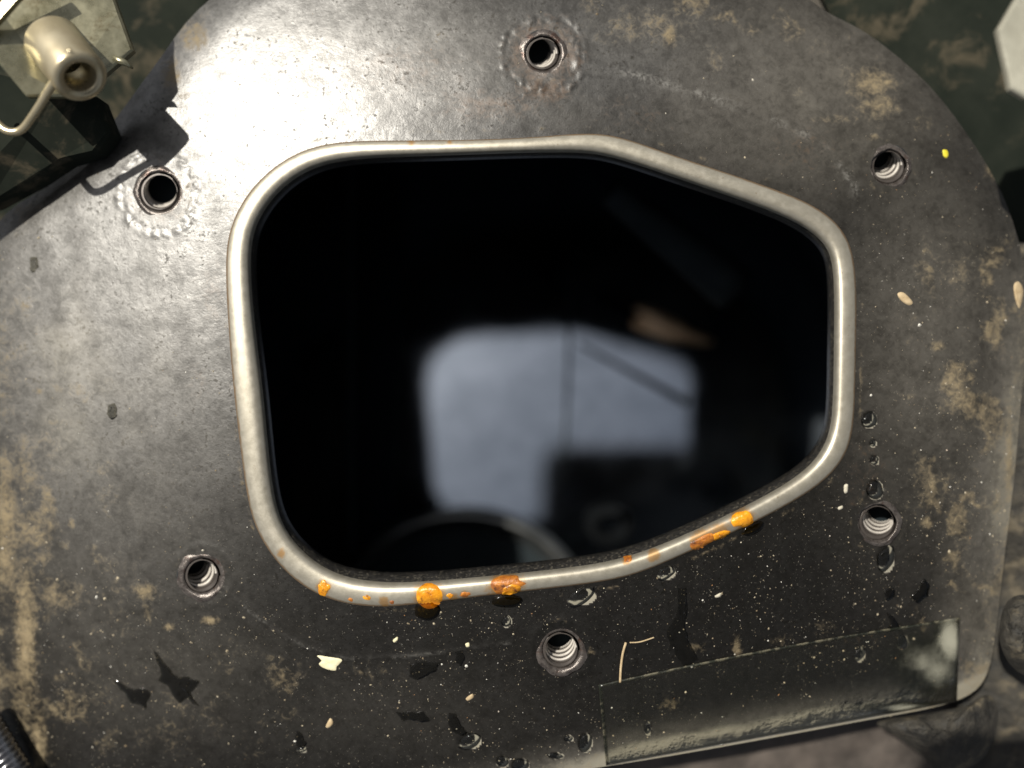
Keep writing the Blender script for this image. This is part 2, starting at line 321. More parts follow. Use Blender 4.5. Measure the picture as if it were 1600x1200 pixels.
DROPS = [
  (1358, 656, 12, 13, .5, .8, 'clear water drop right beside the straight right side of the opening, topmost drop'),
  (1364, 692, 5, 6, 0, .4, 'tiny water drop just under the topmost one right of the opening'),
  (1366, 719, 7, 8, .3, .5, 'small water drop midway between two larger drops right of the opening'),
  (1367, 765, 13, 16, -.2, .9, 'teardrop of water touching the top of the lower right weld nut'),
  (1384, 873, 13, 22, .35, .8, 'curved water drop hanging just below the lower right weld nut'),
  (907, 932, 24, 13, -.6, .5, 'flat water film under the lip above the bottom weld nut'),
  (1040, 895, 16, 10, -.5, .5, 'flat water drop under the bend at the bottom of the lip'),
  (733, 1158, 19, 12, -.4, .8, 'wide water drop near the bottom edge, left of centre'),
  (791, 971, 8, 9, 0, .6, 'small round water drop under the brown rust blister'),
  (914, 1160, 11, 15, .2, .8, 'upright water drop just left of the tape corner'),
  (868, 1181, 12, 5, .1, .5, 'flat thin water drop at the bottom edge left of the tape'),
  (813, 1196, 14, 11, 0, .9, 'round bead of water on the bottom edge, lowest of all drops'),
  (785, 1190, 10, 9, 0, .6, 'dark water drop beside the round bead at the bottom edge'),
  (470, 1171, 9, 5, -.2, .5, 'thin shiny water drop low on the face at left'),
  (1343, 1022, 8, 12, .5, .6, 'slender water drop on the tape'),
  (1410, 1003, 9, 12, -.3, .6, 'water drop on the tape below the dark wet streak'),
  (1012, 1138, 5, 10, .2, .5, 'narrow water drop near the left end of the tape'),
  (888, 1154, 7, 5, 0, .4, 'tiny water drop left of the upright drop by the tape')]
RIDGES = [([(330,900),(390,956),(440,993),(485,1014),(545,1030),(620,1027),(720,1016),(800,1004)], 0.08, 2.6),
 ([(905,98),(960,108),(1040,130),(1110,152),(1200,183),(1270,215),(1320,262),(1338,300)], 0.14, 8.0),
 ([(66,340),(92,450),(112,560),(118,640)], 0.10, 18.0), ([(125,340),(140,440),(160,560)], 0.05, 16.0)]
def H(px, py, detail=True):
    """height of the painted face, mm"""
    px = np.asarray(px, float); py = np.asarray(py, float)
    x = (px-820)/10; y = (600-py)/10
    z = -0.0013*x*x-0.00135*y*y
    d = seg_dist(px, py, OUTLINE, True)*np.where(inside(px, py, OUTLINE), 1, -1)
    rs = 62.0+46.0*smooth01(1200, 1560, px)*smooth01(350, 600, py)
    t = 0.62*np.clip(1-d/rs, 0, 1); z = z-(rs/10)*0.95*(1-np.sqrt(np.clip(1-t*t, 0.0, 1)))
    for pts, h, w in RIDGES:
        z = z+h*np.exp(-(seg_dist(px, py, pts)/w)**2)
    dl = seg_dist(px, py, OPEN_MID, True)
    z = z-0.30*np.exp(-(dl/60)**2)                                  # pressed in a little round the lip
    if detail:
        z = z+0.10*(fbm(px, py, 120)-0.5)+0.05*(fbm(px+500, py, 34)-0.5)
        for key in ('top', 'lt'):
            cx, cy = NUTS[key][:2]; r = np.hypot(px-cx, py-cy); a = np.arctan2(py-cy, px-cx)
            ang = smooth01(.25, .7, fbm(a*3+cx, a*0+2, 1.0, 2))
            z = z+0.15*ang*np.exp(-((r-53-6*fbm(px, py, 20, 2))/7)**2)*(smooth01(.3, .7, fbm(px, py, 6, 2)))+0.14*(1.1-ang)*np.exp(-((r-66)/5)**2)*smooth01(.35, .7, fbm(px+60, py, 7, 2))-0.05*np.exp(-((r-60)/3)**2)
        for key in ('lb', 'rt', 'bot', 'rl'):
            cx, cy = NUTS[key][:2]; r = np.hypot(px-cx, py-cy)
            z = z+0.10*np.exp(-((r-47)/6)**2)*(.3+1.2*fbm(px, py, 9, 2))
    return z

_H = H
_gx = np.arange(-120, 1720, 3.0); _gy = np.arange(-260, 1340, 3.0); _G = _H(*np.meshgrid(_gx, _gy)); _G0 = _H(*np.meshgrid(_gx, _gy), False)
def H(px, py, detail=True):
    px = np.asarray(px, float); py = np.asarray(py, float); G = _G if detail else _G0
    fx = np.clip((px+120)/3, 0, len(_gx)-1.001); fy = np.clip((py+260)/3, 0, len(_gy)-1.001)
    i = fx.astype(int); j = fy.astype(int); a = fx-i; b = fy-j
    return (G[j, i]*(1-a)+G[j, i+1]*a)*(1-b)+(G[j+1, i]*(1-a)+G[j+1, i+1]*a)*b

tank = empty('fuel_tank', (0, 0, -0.078), label='scratched black steel fuel tank with a bare metal lip round its large opening', cat='fuel tank')
TK = Vector((0, 0, 78.0))
def part(name, v, f, mat, parent=None, **k):
    """piece of the tank: written in place, stored relative to the tank's base"""
    v = np.asarray(v, float)
    off = (0, 0, 78.0) if parent is None else (0, 0, 0)
    # sub-parts hang on parts that sit at the tank's origin, so the same shift applies
    return mk(name, v+np.array((0, 0, 78.0)), f, mat, parent or tank, **k)

# ------------------------------------------------------------------ painted shell, a pressed sheet with the opening and six bores cut out
def build_shell():
    st = 3.0
    xs = np.arange(-75, 1650, st); ys = np.arange(-200, 1290, st); nx, ny = len(xs), len(ys)
    PX, PY = np.meshgrid(xs, ys); PX = PX.ravel().copy(); PY = PY.ravel().copy()
    def sdf(px, py):
        a = seg_dist(px, py, OUTLINE, True)*np.where(inside(px, py, OUTLINE), -1, 1)
        o = seg_dist(px, py, OPEN_MID, True)*np.where(inside(px, py, OPEN_MID), 1, -1)
        a = np.maximum(a, o)
        for cx, cy, hr, cr, sh, lab in NUTS.values(): a = np.maximum(a, (cr-2)-np.hypot(px-cx, py-cy))
        return a
    sd = sdf(PX, PY)
    idx = np.arange(nx*ny).reshape(ny, nx)
    q = np.stack([idx[:-1, :-1], idx[1:, :-1], idx[1:, 1:], idx[:-1, 1:]], -1).reshape(-1, 4)
    q = q[sd[q].mean(1) < 0]
    cnt = np.bincount(q.ravel(), minlength=nx*ny)
    edge = (cnt > 0) & (cnt < 4)
    for _ in range(2):                                              # pull the cut edges onto the true outline
        ex, ey = PX[edge], PY[edge]; s0 = sdf(ex, ey); gx = sdf(ex+0.5, ey)-s0; gy = sdf(ex, ey+0.5)-s0
        L = np.hypot(gx, gy)+1e-6; PX[edge] -= np.clip(s0, -4, 4)*gx/L; PY[edge] -= np.clip(s0, -4, 4)*gy/L
    used = np.unique(q); mp = np.zeros(nx*ny, int); mp[used] = np.arange(len(used)); q = mp[q]
    px, py = PX[used], PY[used]; z = H(px, py)
    k = (D-z)/D/10; v = np.stack([(px-800)*k, (600-py)*k, z+78.0], -1)*S
    me = bpy.data.meshes.new('shell'); me.vertices.add(len(v)); me.vertices.foreach_set('co', v.astype(np.float32).ravel())
    me.loops.add(q.size); me.loops.foreach_set('vertex_index', q.astype(np.int32).ravel())
    me.polygons.add(len(q)); me.polygons.foreach_set('loop_start', np.arange(0, q.size, 4, dtype=np.int32))
    me.polygons.foreach_set('use_smooth', np.ones(len(q), bool)); me.update(calc_edges=True); me.validate()
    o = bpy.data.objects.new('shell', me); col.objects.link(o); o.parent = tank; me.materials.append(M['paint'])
    def blobs(lst):
        a = np.zeros(len(px))
        for cx, cy, rx, ry, am in lst:
            a = np.maximum(a, am*np.exp(-(((px-cx)/rx)**2+((py-cy)/ry)**2)))
        return a
    dust = blobs([(1010,42,95,34,.62),(1046,56,15,24,1.1),(925,8,22,22,.6),(1115,95,22,32,.5),(1175,45,20,15,.6),(1080,20,40,14,.5),
     (1360,130,46,34,.9),(1372,165,40,30,.8),(1386,128,9,6,1.2),(1300,187,48,12,.6),(1240,145,22,18,.4),(1365,215,12,7,.9),(1440,190,20,18,.5),
     (1552,265,14,18,.9),(1500,420,55,60,.42),(1490,574,17,14,1.0),(1466,541,16,9,.9),(1558,512,12,45,.9),(1560,390,18,10,.8),(1546,437,7,14,.9),
     (1480,640,50,40,.38),(1515,640,35,40,.55),(1470,760,40,60,.35),(1577,720,9,95,1.0),(1449,816,11,14,.9),(1500,850,30,30,.4),(1420,620,20,8,.5),
     (30,480,46,60,.5),(66,690,60,60,.55),(36,740,40,80,.7),(0,560,50,150,.6),(6,330,40,40,.5),(8,820,26,150,1.05),(40,1000,22,170,1.1),(60,1150,16,90,.95),(170,775,50,40,.42),(100,930,34,36,.7),
     (228,925,21,16,1.05),(230,955,9,22,.9),(328,970,16,8,1.1),(264,980,12,7,.9),(440,1060,38,36,.62),(450,1115,28,20,.42),(130,1080,70,70,.4),
     (250,1150,60,40,.38),(268,115,22,38,1.0),(305,55,34,38,.9),(330,95,14,20,.6),(287,150,14,9,.9),(365,65,34,20,.45),(60,610,10,8,.9),(112,818,8,9,.9),(85,660,18,8,.8),
     (690,65,40,20,.35),(570,1050,60,30,.25),(1150,1012,10,22,.8),(1090,1012,14,10,.7),(1050,1100,24,16,.55),(1290,980,30,20,.45),(1215,1000,30,12,.5),
     (1540,960,20,120,.35),(1530,180,20,30,.4),(30,330,40,30,.6)])
    reg = np.maximum(0.85*smooth01(330, 60, px)*smooth01(420, 640, py), 0.9*smooth01(1370, 1480, px)*smooth01(330, 430, py))
    reg = np.maximum(reg, 0.8*smooth01(120, 30, py)*smooth01(880, 960, px)); reg = np.maximum(reg, 0.5*smooth01(560, 300, px)*smooth01(960, 1040, py))
    f1 = fbm(px+40*fbm(px, py, 60), py+300+50*fbm(px+90, py, 50), 46, 6)
    dust = np.maximum(dust, reg*smooth01(.50, .70, f1)*0.85)
    d_out = seg_dist(px, py, OUTLINE, True)
    dust = np.maximum(dust, 0.62*np.exp(-(d_out/30)**2)*smooth01(300, 520, py)*np.where(px < 500, 1, 0.75))
    film = np.maximum(blobs([(140,600,230,360,1.15),(1250,130,270,170,.95),(1460,520,140,290,.8),(1120,60,260,90,.6),(560,1120,260,90,.16),(250,1050,200,120,.4),(220,460,150,220,.75),(560,90,300,110,.8),(330,180,140,110,.6),(1150,120,190,90,.55),(900,180,120,50,.4),(120,640,150,150,.65),
     (1440,420,110,150,.42),(1520,820,60,200,.6),(300,760,110,110,.35),(150,950,110,160,.5),(1520,1040,60,60,.6),(1230,60,120,70,.6)]), 0.0)  # dry grey film, raised at left and right to paint in broad sheen
    film = np.maximum(film, .35*np.exp(-(d_out/34)**2)); film = np.maximum(film, 1.1*np.exp(-(d_out/88)**2)*smooth01(1380, 1480, px)*smooth01(300, 500, py)); film = np.maximum(film, 2.6*np.exp(-(d_out/34)**2)*smooth01(1000, 1100, py)*smooth01(600, 1150, px))  # right and bottom shoulders painted paler for the sky they would reflect
    def wash(m):
        for a in (film, dust, speck, scuff): a *= (1-m)
    dlip = seg_dist(px, py, OPEN_MID, True)
    dust = np.maximum(dust, 0.55*np.exp(-((dlip-25)/5)**2)*smooth01(.42, .62, fbm(px, py, 28)))
    for cx, cy, hr, cr, sh, lab in NUTS.values():
        rr = np.hypot(px-cx, py-cy); dust = np.maximum(dust, 0.5*np.exp(-((rr-cr-10)/6)**2)*smooth01(.45, .65, fbm(px+33, py, 22)))
    film = np.clip(film*(0.7+0.6*fbm(px, py, 90)), 0, 4)
    rust = blobs([(850,140,75,40,.62),(760,165,120,40,.6),(620,110,180,80,.5),(980,180,120,60,.4),(330,455,36,90,.5),(310,600,30,90,.42),(1260,230,120,60,.4),(1350,740,70,90,.4),
     (850,85,80,72,.75),(318,900,46,46,.6),(250,300,78,78,.62),(1330,1000,120,50,.3)])
    wear_gloss = blobs([(420,160,460,260,1.0),(200,480,300,380,.9),(900,80,330,160,.55),(850,85,60,60,.9)]); wear_gloss = np.clip(np.maximum(wear_gloss, .07)*(0.8+.4*fbm(px, py, 60)), 0, 1)  # worn gloss at upper left, cut elsewhere in place of a blocked sky reflection
    scuff = np.zeros(len(px))
    for pts, hh, w in RIDGES[:2]: scuff = np.maximum(scuff, np.exp(-(seg_dist(px, py, pts)/(w*0.8))**2))
    scuff *= smooth01(.38, .62, fbm(px, py, 40))*np.where(py > 600, 0.22, 0.45)
    speck = np.clip(0.22+0.6*smooth01(560, 1000, py)+0.5*smooth01(1150, 1400, px)*smooth01(250, 420, py)-0.15*smooth01(1000, 1100, py), 0, 1)
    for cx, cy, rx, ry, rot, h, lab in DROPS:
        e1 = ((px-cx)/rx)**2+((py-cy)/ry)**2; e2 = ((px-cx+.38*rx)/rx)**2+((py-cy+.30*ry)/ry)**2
        wash(smooth01(1.5, .9, e1)); film = np.maximum(film, 4.0*smooth01(1.1, .85, e1)*smooth01(.75, 1.0, e2))   # pale crescent painted for the light each drop focuses
    for pts, h, lab in BLOTS: wash(np.where(inside(px, py, pts), 0.95, 0.0)*smooth01(0, 3, seg_dist(px, py, pts, True)))
    for n_, a in (('dust', dust), ('film', film), ('rust', rust), ('scuff', scuff), ('speck', speck), ('wear_gloss', wear_gloss)): attr(o, n_, a)
    return o
shell = build_shell()

# side wall below the shoulder, and the floor
out = OUTLINE[::2]
v = []
for x, y in out:
    zt = float(H(np.array([x]), np.array([y]), False)[0]); k = (D-zt)/D/10
    for z in (zt-0.4, zt-1.6, zt-4, zt-9): v.append(((x-800)*k, (600-y)*k, z))
side = part('side_wall', v, strip_faces(len(out), 4, True), M['paint'])
v = []
for x, y in out:
    lx, ly = 800+(x-800)*0.965, 560+(y-560)*0.965; zt = float(H(np.array([lx]), np.array([ly]), False)[0])
    k = (D-zt)/D/10
    for z in (zt-0.15, zt-3, -30.0, -60.0, -102): v.append(((lx-800)*k, (600-ly)*k, z))
part('inner_wall', v, strip_faces(len(out), 5, True), M['inner'])

# opening lip: a rounded bead of bare metal
def build_lip():
    prof = 15; v = []; e = []; stn = []
    spots = [(505,918,14),(600,940,10),(670,935,30),(790,915,34),(710,935,10),(727,928,8),(980,873,11),(1022,868,14),(1100,845,26),(1125,833,20),(1160,810,24),(640,222,7),(700,222,5),(440,865,9)]
    for ox, oy, ix, iy in LIPS:
        zo = float(H(np.array([ox]), np.array([oy]), False)[0]); hb = 0.95
        for j in range(prof):
            s = j/(prof-1); t = 2*s-1
            z = zo-0.25+hb*(max(0.0, 1-abs(t)**2.3))**0.62-(0.55*max(0, t)**3)
            px = ox+(ix-ox)*s; py = oy+(iy-oy)*s
            v.append(W(px, py, z)); e.append(max(0.0, 1.3-s*6.0)+0.35*max(0, (s-0.88)*8))
            stn.append(max([math.exp(-(((px-a)**2+(py-b_)**2)/c**2)) for a, b_, c in spots]))
    o = part('opening_lip', v, strip_faces(len(LIPS), prof, True), M['lip']); attr(o, 'edge', e); attr(o, 'stain', stn)
    # neck: the black turned-in edge under the lip
    v = []; n = len(LIPS)
    for i, (ox, oy, ix, iy) in enumerate(LIPS):
        zo = float(H(np.array([ox]), np.array([oy]), False)[0])-0.70
        nx, ny = ix-ox, iy-oy; L = math.hypot(nx, ny); nx /= L; ny /= L
        low = max(0.0, ny*-1.0)                                     # 1 along the bottom side
        a = W(ix-nx*3, iy-ny*3, zo); b_ = W(ix+nx*2, iy+ny*2, zo-0.5)
        c = (b_[0]+nx*0.1, b_[1]-ny*0.1, zo-2.7)
        c = (c[0], c[1]+0.85*low, c[2]); d_ = (c[0]-nx*0.5, c[1]+ny*0.5, zo-3.1); e_ = (c[0]-nx*3.0, c[1]+ny*3.0, zo-3.3)
        v += [a, b_, ((b_[0]+c[0])/2, (b_[1]+c[1])/2, (b_[2]+c[2])/2), c, d_, e_]
    part('neck', v, strip_faces(n, 6, True), M['neck'])
    return o
lip = build_lip()

# weld nuts with cut threads
def build_nut(key):
    cx, cy, hr, cr, sh, lab = NUTS[key]
    zs = float(np.mean(H(cx+cr*np.cos(np.arange(12)), cy+cr*np.sin(np.arange(12)))))
    top = Vector(W(cx, cy, zs)); dep = 6.2
    bot = Vector(W(cx+sh[0], cy+sh[1], zs-dep)); ax = (bot-top)/dep
    r0 = hr/10; rc = cr/10; seg = 48; v = []
    prof = [(rc+0.55, -0.10), (rc+0.25, 0.06), (rc, 0.16), (rc-0.25, 0.17), (r0+0.42, 0.06), (r0+0.28, -0.10), (r0+0.22, -0.35), (r0+0.2, -0.9)]
    for i in range(seg):
        th = 2*math.pi*i/seg
        for j, (r, z) in enumerate(prof):
            w = 1+0.03*math.sin(5*th+cx)+0.015*math.sin(11*th+cy)
            v.append(tuple(top+ax*(-z)+Vector((math.cos(th)*r*(w if j < 4 else 1), math.sin(th)*r*(w if j < 4 else 1), 0))))
    nut = part('threaded_nut', v, strip_faces(seg, len(prof), True, True), M['collar'], label=lab)
    NS = 8; pitch = 1.0; turns = int((dep-0.5)/pitch); m = turns*NS; v = []; f = []; gr = []
    for i in range(seg):
        th = 2*math.pi*i/seg
        for k in range(m):
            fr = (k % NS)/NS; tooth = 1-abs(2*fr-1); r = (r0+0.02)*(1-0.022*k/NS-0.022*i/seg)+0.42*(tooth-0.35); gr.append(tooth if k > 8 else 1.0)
            d = max(0.12, -0.9+(k/NS+i/seg)*pitch)
            v.append(tuple(top+ax*d+Vector((math.cos(th)*r, math.sin(th)*r, 0))))
    for i in range(seg):
        for k in range(m-1):
            a = i*m+k
            if i < seg-1: f.append((a, a+m, a+m+1, a+1))
            elif k+NS+1 < m: f.append((a, k+NS, k+NS+1, a+1))
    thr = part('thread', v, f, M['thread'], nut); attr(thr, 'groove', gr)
    v = []
    for i in range(24):
        th = 2*math.pi*i/24
        for r, d in ((rc+.3, 0.25), (rc+.9, 0.9), (rc+.9, dep+.4), (0.05, dep+.5)): v.append(tuple(top+ax*d+Vector((math.cos(th)*r, math.sin(th)*r, 0))))
    part('nut_body', v, strip_faces(24, 4, True, True), M['inner'], nut)
    v = [tuple(top+ax*(dep-0.6)+Vector((math.cos(t)*r0*1.1, math.sin(t)*r0*1.1, 0))) for t in np.linspace(0, 2*math.pi, 24, endpoint=False)]
    part('bore_end', v, [tuple(range(24))], M['inner'], nut)
    return nut
for key in NUTS: build_nut(key)
# the part() shift applies once: sub-parts share their part's origin
# ------------------------------------------------------------------ inside the tank
# floor: a bright, wet metal sheet sloping a little (its normal leans towards the lens)
FN = Vector((-8.6, 14.0, 140.0)).normalized(); FP = Vector((8.6*0.65, -14.0*0.65, -91.0))
def floor_z(x, y): return FP.z-(FN.x*(x-FP.x)+FN.y*(y-FP.y))/FN.z
def on_floor(px, py, up=0.0):
    d = Vector(((px-800)/10, (600-py)/10, -D)); t = (FP-Vector((0, 0, D))).dot(FN)/d.dot(FN)
    p = Vector((0, 0, D))+d*t; return (p.x, p.y, p.z+up)
v = []; gx = np.linspace(-84, 84, 60); gy = np.linspace(78, -66, 50)
for x in gx:
    for y in gy: v.append((x, y, floor_z(x, y)+0.05*math.sin(x*.11+1)*math.sin(y*.09)))
part('floor_plate', v, strip_faces(60, 50, False, True), M['floor'])
# seam bead across the floor
pth = [on_floor(888-8*t+4*math.sin(3*t), 420+300*t, 0.25) for t in np.linspace(0, 1, 12)]
v, f = tube(pth, 0.5, 8); part('floor_seam', v, f, M['inner'])
# thin dark rod lying on the floor
pth = [on_floor(905+170*t, 537+92*t, 1.2) for t in np.linspace(0, 1, 8)]
v, f = tube(pth, [0.35+0.5*t for t in np.linspace(0, 1, 8)], 8); part('float_rod', v, f, M['inner'])
# outlet ring with a stepped collar
c0 = Vector(on_floor(727, 1003)); v = []; seg = 64; pr = [(r*1.1, z) for r, z in ((31, 0), (30.7, 6.7), (30.2, 7.2), (29.5, 7.2), (29.2, 6.6), (29.0, 3.4), (27.2, 3.0), (26.8, 2.4), (26.8, -0.5))]
for i in range(seg):
    th = 2*math.pi*i/seg
    for r, z in pr: v.append((c0.x+r*math.cos(th), c0.y+r*math.sin(th), c0.z+z))
M['ring'] = simple('dull_grey_ring', (0.22, 0.23, 0.23), (0.34, 0.35, 0.35), 0.33, metal=0.95, scale=90)
part('outlet_ring', v, strip_faces(seg, len(pr), True, True), M['ring'])
v = [(c0.x+29.4*math.cos(t), c0.y+29.4*math.sin(t), c0.z+1.4) for t in np.linspace(0, 2*math.pi, 48, endpoint=False)]
part('outlet_dark_disc', v, [tuple(range(48))], M['inner'])  # black disc added to keep the reflected sky out of the ring
# baffle plates hanging down to the floor
def plate(px0, py0, px1, py1, z0, z1, th):
    a = Vector(W(px0, py0, z0)); b_ = Vector(W(px1, py1, z0)); n = Vector((-(b_-a).y, (b_-a).x, 0)).normalized()*th
    dn = Vector((0, 0, z1-z0)); q = [a, b_, b_+n, a+n]; v = [tuple(p) for p in q]+[tuple(p+dn) for p in q]
    return v, [(3, 2, 1, 0), (4, 5, 6, 7), (0, 1, 5, 4), (1, 2, 6, 5), (2, 3, 7, 6), (3, 0, 4, 7)]
def sheet_between(p, q, r, t, th):      # four corners and a thickness
    n = (Vector(q)-Vector(p)).cross(Vector(t)-Vector(p)).normalized()*th; c = [Vector(x) for x in (p, q, r, t)]
    return [tuple(x) for x in c]+[tuple(x+n) for x in c], [(0, 1, 2, 3), (7, 6, 5, 4), (0, 4, 5, 1), (1, 5, 6, 2), (2, 6, 7, 3), (3, 7, 4, 0)]
v, f = sheet_between(W(546, 60, -66), W(546, 860, -66), W(540, 860, -96), W(540, 60, -96), 1.0); part('baffle', v, f, M['inner'], smooth=False)
# curled hose end beside the ring
pth = [on_floor(950+28*math.cos(t), 815+24*math.sin(t), 3+1.2*t) for t in np.linspace(-0.6, 5.2, 26)]
v, f = tube(pth, 1.6, 10); M['hose'] = simple('dark_rubber_hose', (0.003, 0.0035, 0.004), (0.006, 0.007, 0.008), 0.8, scale=90, spec=0.05)
part('hose_end', v, f, M['hose'])
# brown metal patch on the floor, painting in a warm reflection
v = []; n = 28
for i in range(n):
    th = 2*math.pi*i/n; w = 1+.2*math.sin(3*th+1)+.1*math.sin(5*th)
    for q, h in ((1, 0.15), (.9, .7), (.5, 1.1), (.02, 1.2)):
        v.append(on_floor(1042+58*w*q*math.cos(th)+10*q*math.sin(th), 512+24*w*q*math.sin(th)+16*q*math.cos(th), h))
M['warm_patch'] = simple('brown_reflection', (0.50, 0.32, 0.18), (0.75, 0.56, 0.38), 0.4, metal=0.85, scale=100)
part('warm_reflection', v, strip_faces(n, 4, True, True), M['warm_patch'])
# underside strengthening rib seen through the opening at upper right
pth = [W(955+190*t, 300+150*t, -40-10*t) for t in np.linspace(0, 1, 10)]
v, f = tube(pth, [3.0+2*t for t in np.linspace(0, 1, 10)], 12); part('stiffening_rib', v, f, M['inner'])

# ------------------------------------------------------------------ old clear tape on the lower right of the face
def build_tape():
    nu, nv = 90, 26; v = []; e = []; p = []
    for i in range(nu):
        u = i/(nu-1)
        tx, ty = 935+565*u, 1070-105*u-6*math.sin(math.pi*u)
        bx, by = 947+548*u, 1196-100*u
        if u > .9: by -= 0
        for j in range(nv):
            w = j/(nv-1); px = tx+(bx-tx)*w; py = ty+(by-ty)*w
            z = float(H(np.array([px]), np.array([py]))[0])+0.13+0.05*math.sin(px*.03)*math.sin(py*.05)
            v.append(W(px, py, z)); e.append(max(0, 1-w*40, 1-u*140, (u-.99)*80))
            p.append(max(1.0*math.exp(-(((px-1486)/24)**2+((py-1000)/36)**2)), 1.0*math.exp(-(((px-1420)/60)**2+((py-1106)/7)**2)), .75*math.exp(-(((px-1450)/46)**2+((py-1040)/42)**2))))
    o = part('tape_strip', v, strip_faces(nu, nv, False, True), M['tape'], label='clear strip of old tape along the lower right edge')
    attr(o, 'edge', np.clip(e, 0, 1)); attr(o, 'pale', p)
    m = o.modifiers.new('thickness', 'SOLIDIFY'); m.thickness = 0.00009; m.offset = 0
build_tape()

# ------------------------------------------------------------------ rust on the lip (parts of the lip)
def lip_surface(px, py):
    d = ((LIPS[:, 0]+LIPS[:, 2])/2-px)**2+((LIPS[:, 1]+LIPS[:, 3])/2-py)**2; ox, oy, ix, iy = LIPS[int(d.argmin())]
    L2 = (ix-ox)**2+(iy-oy)**2; s = ((px-ox)*(ix-ox)+(py-oy)*(iy-oy))/L2; t = 2*s-1
    zo = float(H(np.array([ox]), np.array([oy]), False)[0])
    if s < 0: return max(zo-0.25, float(H(np.array([px]), np.array([py]))[0]))
    return zo-0.25+0.95*(max(0.0, 1-abs(t)**2.3))**0.62-(0.55*max(0, t)**3)
def blob(pts, h, zf, rings=7, sub=4, wob=0.0, sharp=0.5):
    """a low rounded drop or crust on a surface zf(px,py)"""
    P = spline(pts, sub); c = P.mean(0); v = []; m = rings+1
    for p in P:
        for j in range(m):
            q = 1-j/rings; q = max(q, 0.02); a = c+(p-c)*q
            hh = h*(1-q*q)**sharp+wob*(random.random()-.5)*(1 if 0 < j else 0)
            v.append(W(a[0], a[1], zf(a[0], a[1])+hh-0.02))
    return v, strip_faces(len(P), m, True, True)
def ell(cx, cy, rx, ry, n=10, rot=0.0, irr=0.12, seed=0):
    r = random.Random(seed+int(cx*7+cy)); o = []
    for i in range(n):
        t = -2*math.pi*i/n; k = 1+r.uniform(-irr, irr); x, y = rx*k*math.cos(t), ry*k*math.sin(t)
        o.append((cx+x*math.cos(rot)-y*math.sin(rot), cy+x*math.sin(rot)+y*math.cos(rot)))
    return o
fs = lambda px, py: float(H(np.array([px]), np.array([py]))[0])
for cx, cy, rx, ry, rot, h, mt, lab in [
  (506, 919, 9, 11, 0, .35, 'rust', 'small orange rust spot at the lower left bend of the lip'),
  (671, 931, 21, 20, 0, .5, 'rust', 'round wet orange rust blister on the bottom of the lip'),
  (790, 915, 28, 15, -.1, .45, 'darkrust', 'broad brown and orange rust blister'),
  (798, 921, 15, 9, -.2, .65, 'rust', None),
  (1160, 811, 17, 13, -.4, .4, 'rust', 'bright orange rust blister on the slanted lower right'),
  (1098, 846, 22, 8, -.45, .4, 'darkrust', 'streaky brown rust crust on the slanted lower right'),
  (1126, 836, 16, 6, -.4, .5, 'rust', None),
  (981, 873, 7, 6, 0, .2, 'darkrust', None), (727, 929, 9, 4, -.2, .2, 'darkrust', None), (703, 931, 5, 4, 0, .2, 'rust', None),
  (612, 941, 4, 3, 0, .2, 'darkrust', None), (573, 934, 6, 4, .4, .2, 'rust', None), (548, 937, 4, 3, 0, .2, 'darkrust', None)]:
    v, f = blob(ell(cx, cy, rx, ry, 14, rot, .04 if rx > 19 and mt == 'rust' else .2), h*.72, lip_surface, 7, 3, 0.05)
    part('rust_spot', v, f, M[mt], lip, label=lab)

# ------------------------------------------------------------------ loose things lying on the face
def loose(name, pts, h, mat, label, cat, group=None, wob=0.0, sharp=0.5, rings=6, zf=None):
    cx = sum(p[0] for p in pts)/len(pts); cy = sum(p[1] for p in pts)/len(pts)
    v, f = blob(pts, h, zf or fs, rings, 4, wob, sharp); c = np.array(W(cx, cy, fs(cx, cy)))
    o = mk(name, np.array(v)-c, f, mat, label=label, cat=cat, group=group); o.location = tuple(c*S)
    return o
DR = 'water drops on the black tank'
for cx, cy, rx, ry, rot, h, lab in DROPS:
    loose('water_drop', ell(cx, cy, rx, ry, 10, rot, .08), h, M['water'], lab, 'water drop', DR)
M['rustwater'] = clear_film('rusty_water', 1.36, (0.55, 0.45, 0.12))
for cx, cy, rx, ry, lab in [(668, 953, 21, 17, 'olive rusty water bead hanging under the round rust blister'), (792, 939, 25, 11, 'flat olive rusty water bead under the broad brown blister'), (1176, 826, 20, 9, 'small rusty water bead under the slanted blister')]:
    loose('rusty_water_drop', ell(cx, cy, rx, ry, 12, 0 if cx < 1000 else -.45, .06), .4, M['rustwater'], lab, 'water drop', 'rusty water beads under the lip')
OB = 'dark wet blots on the black tank'
for pts, h, lab in BLOTS:
    loose('wet_blot', pts, h, M['oil'], lab, 'wet blot', OB, 0.01, 0.4, 5)
loose('paint_flake', [(495,1024),(512,1026),(534,1030),(530,1038),(526,1042),(524,1048),(508,1045),(498,1038),(502,1032)][::-1], .2, M['cream'], 'ragged cream paint flake on the ledge line under the lip', 'paint flake', None, .03, .25, 4)
loose('petal', [(1473,234),(1480,235),(1482,242),(1479,247),(1474,244)][::-1], .25, M['yellow'], 'tiny bright yellow petal near the upper right edge', 'petal', None, .02, .3, 4)
FL = 'dry chips on the tank'
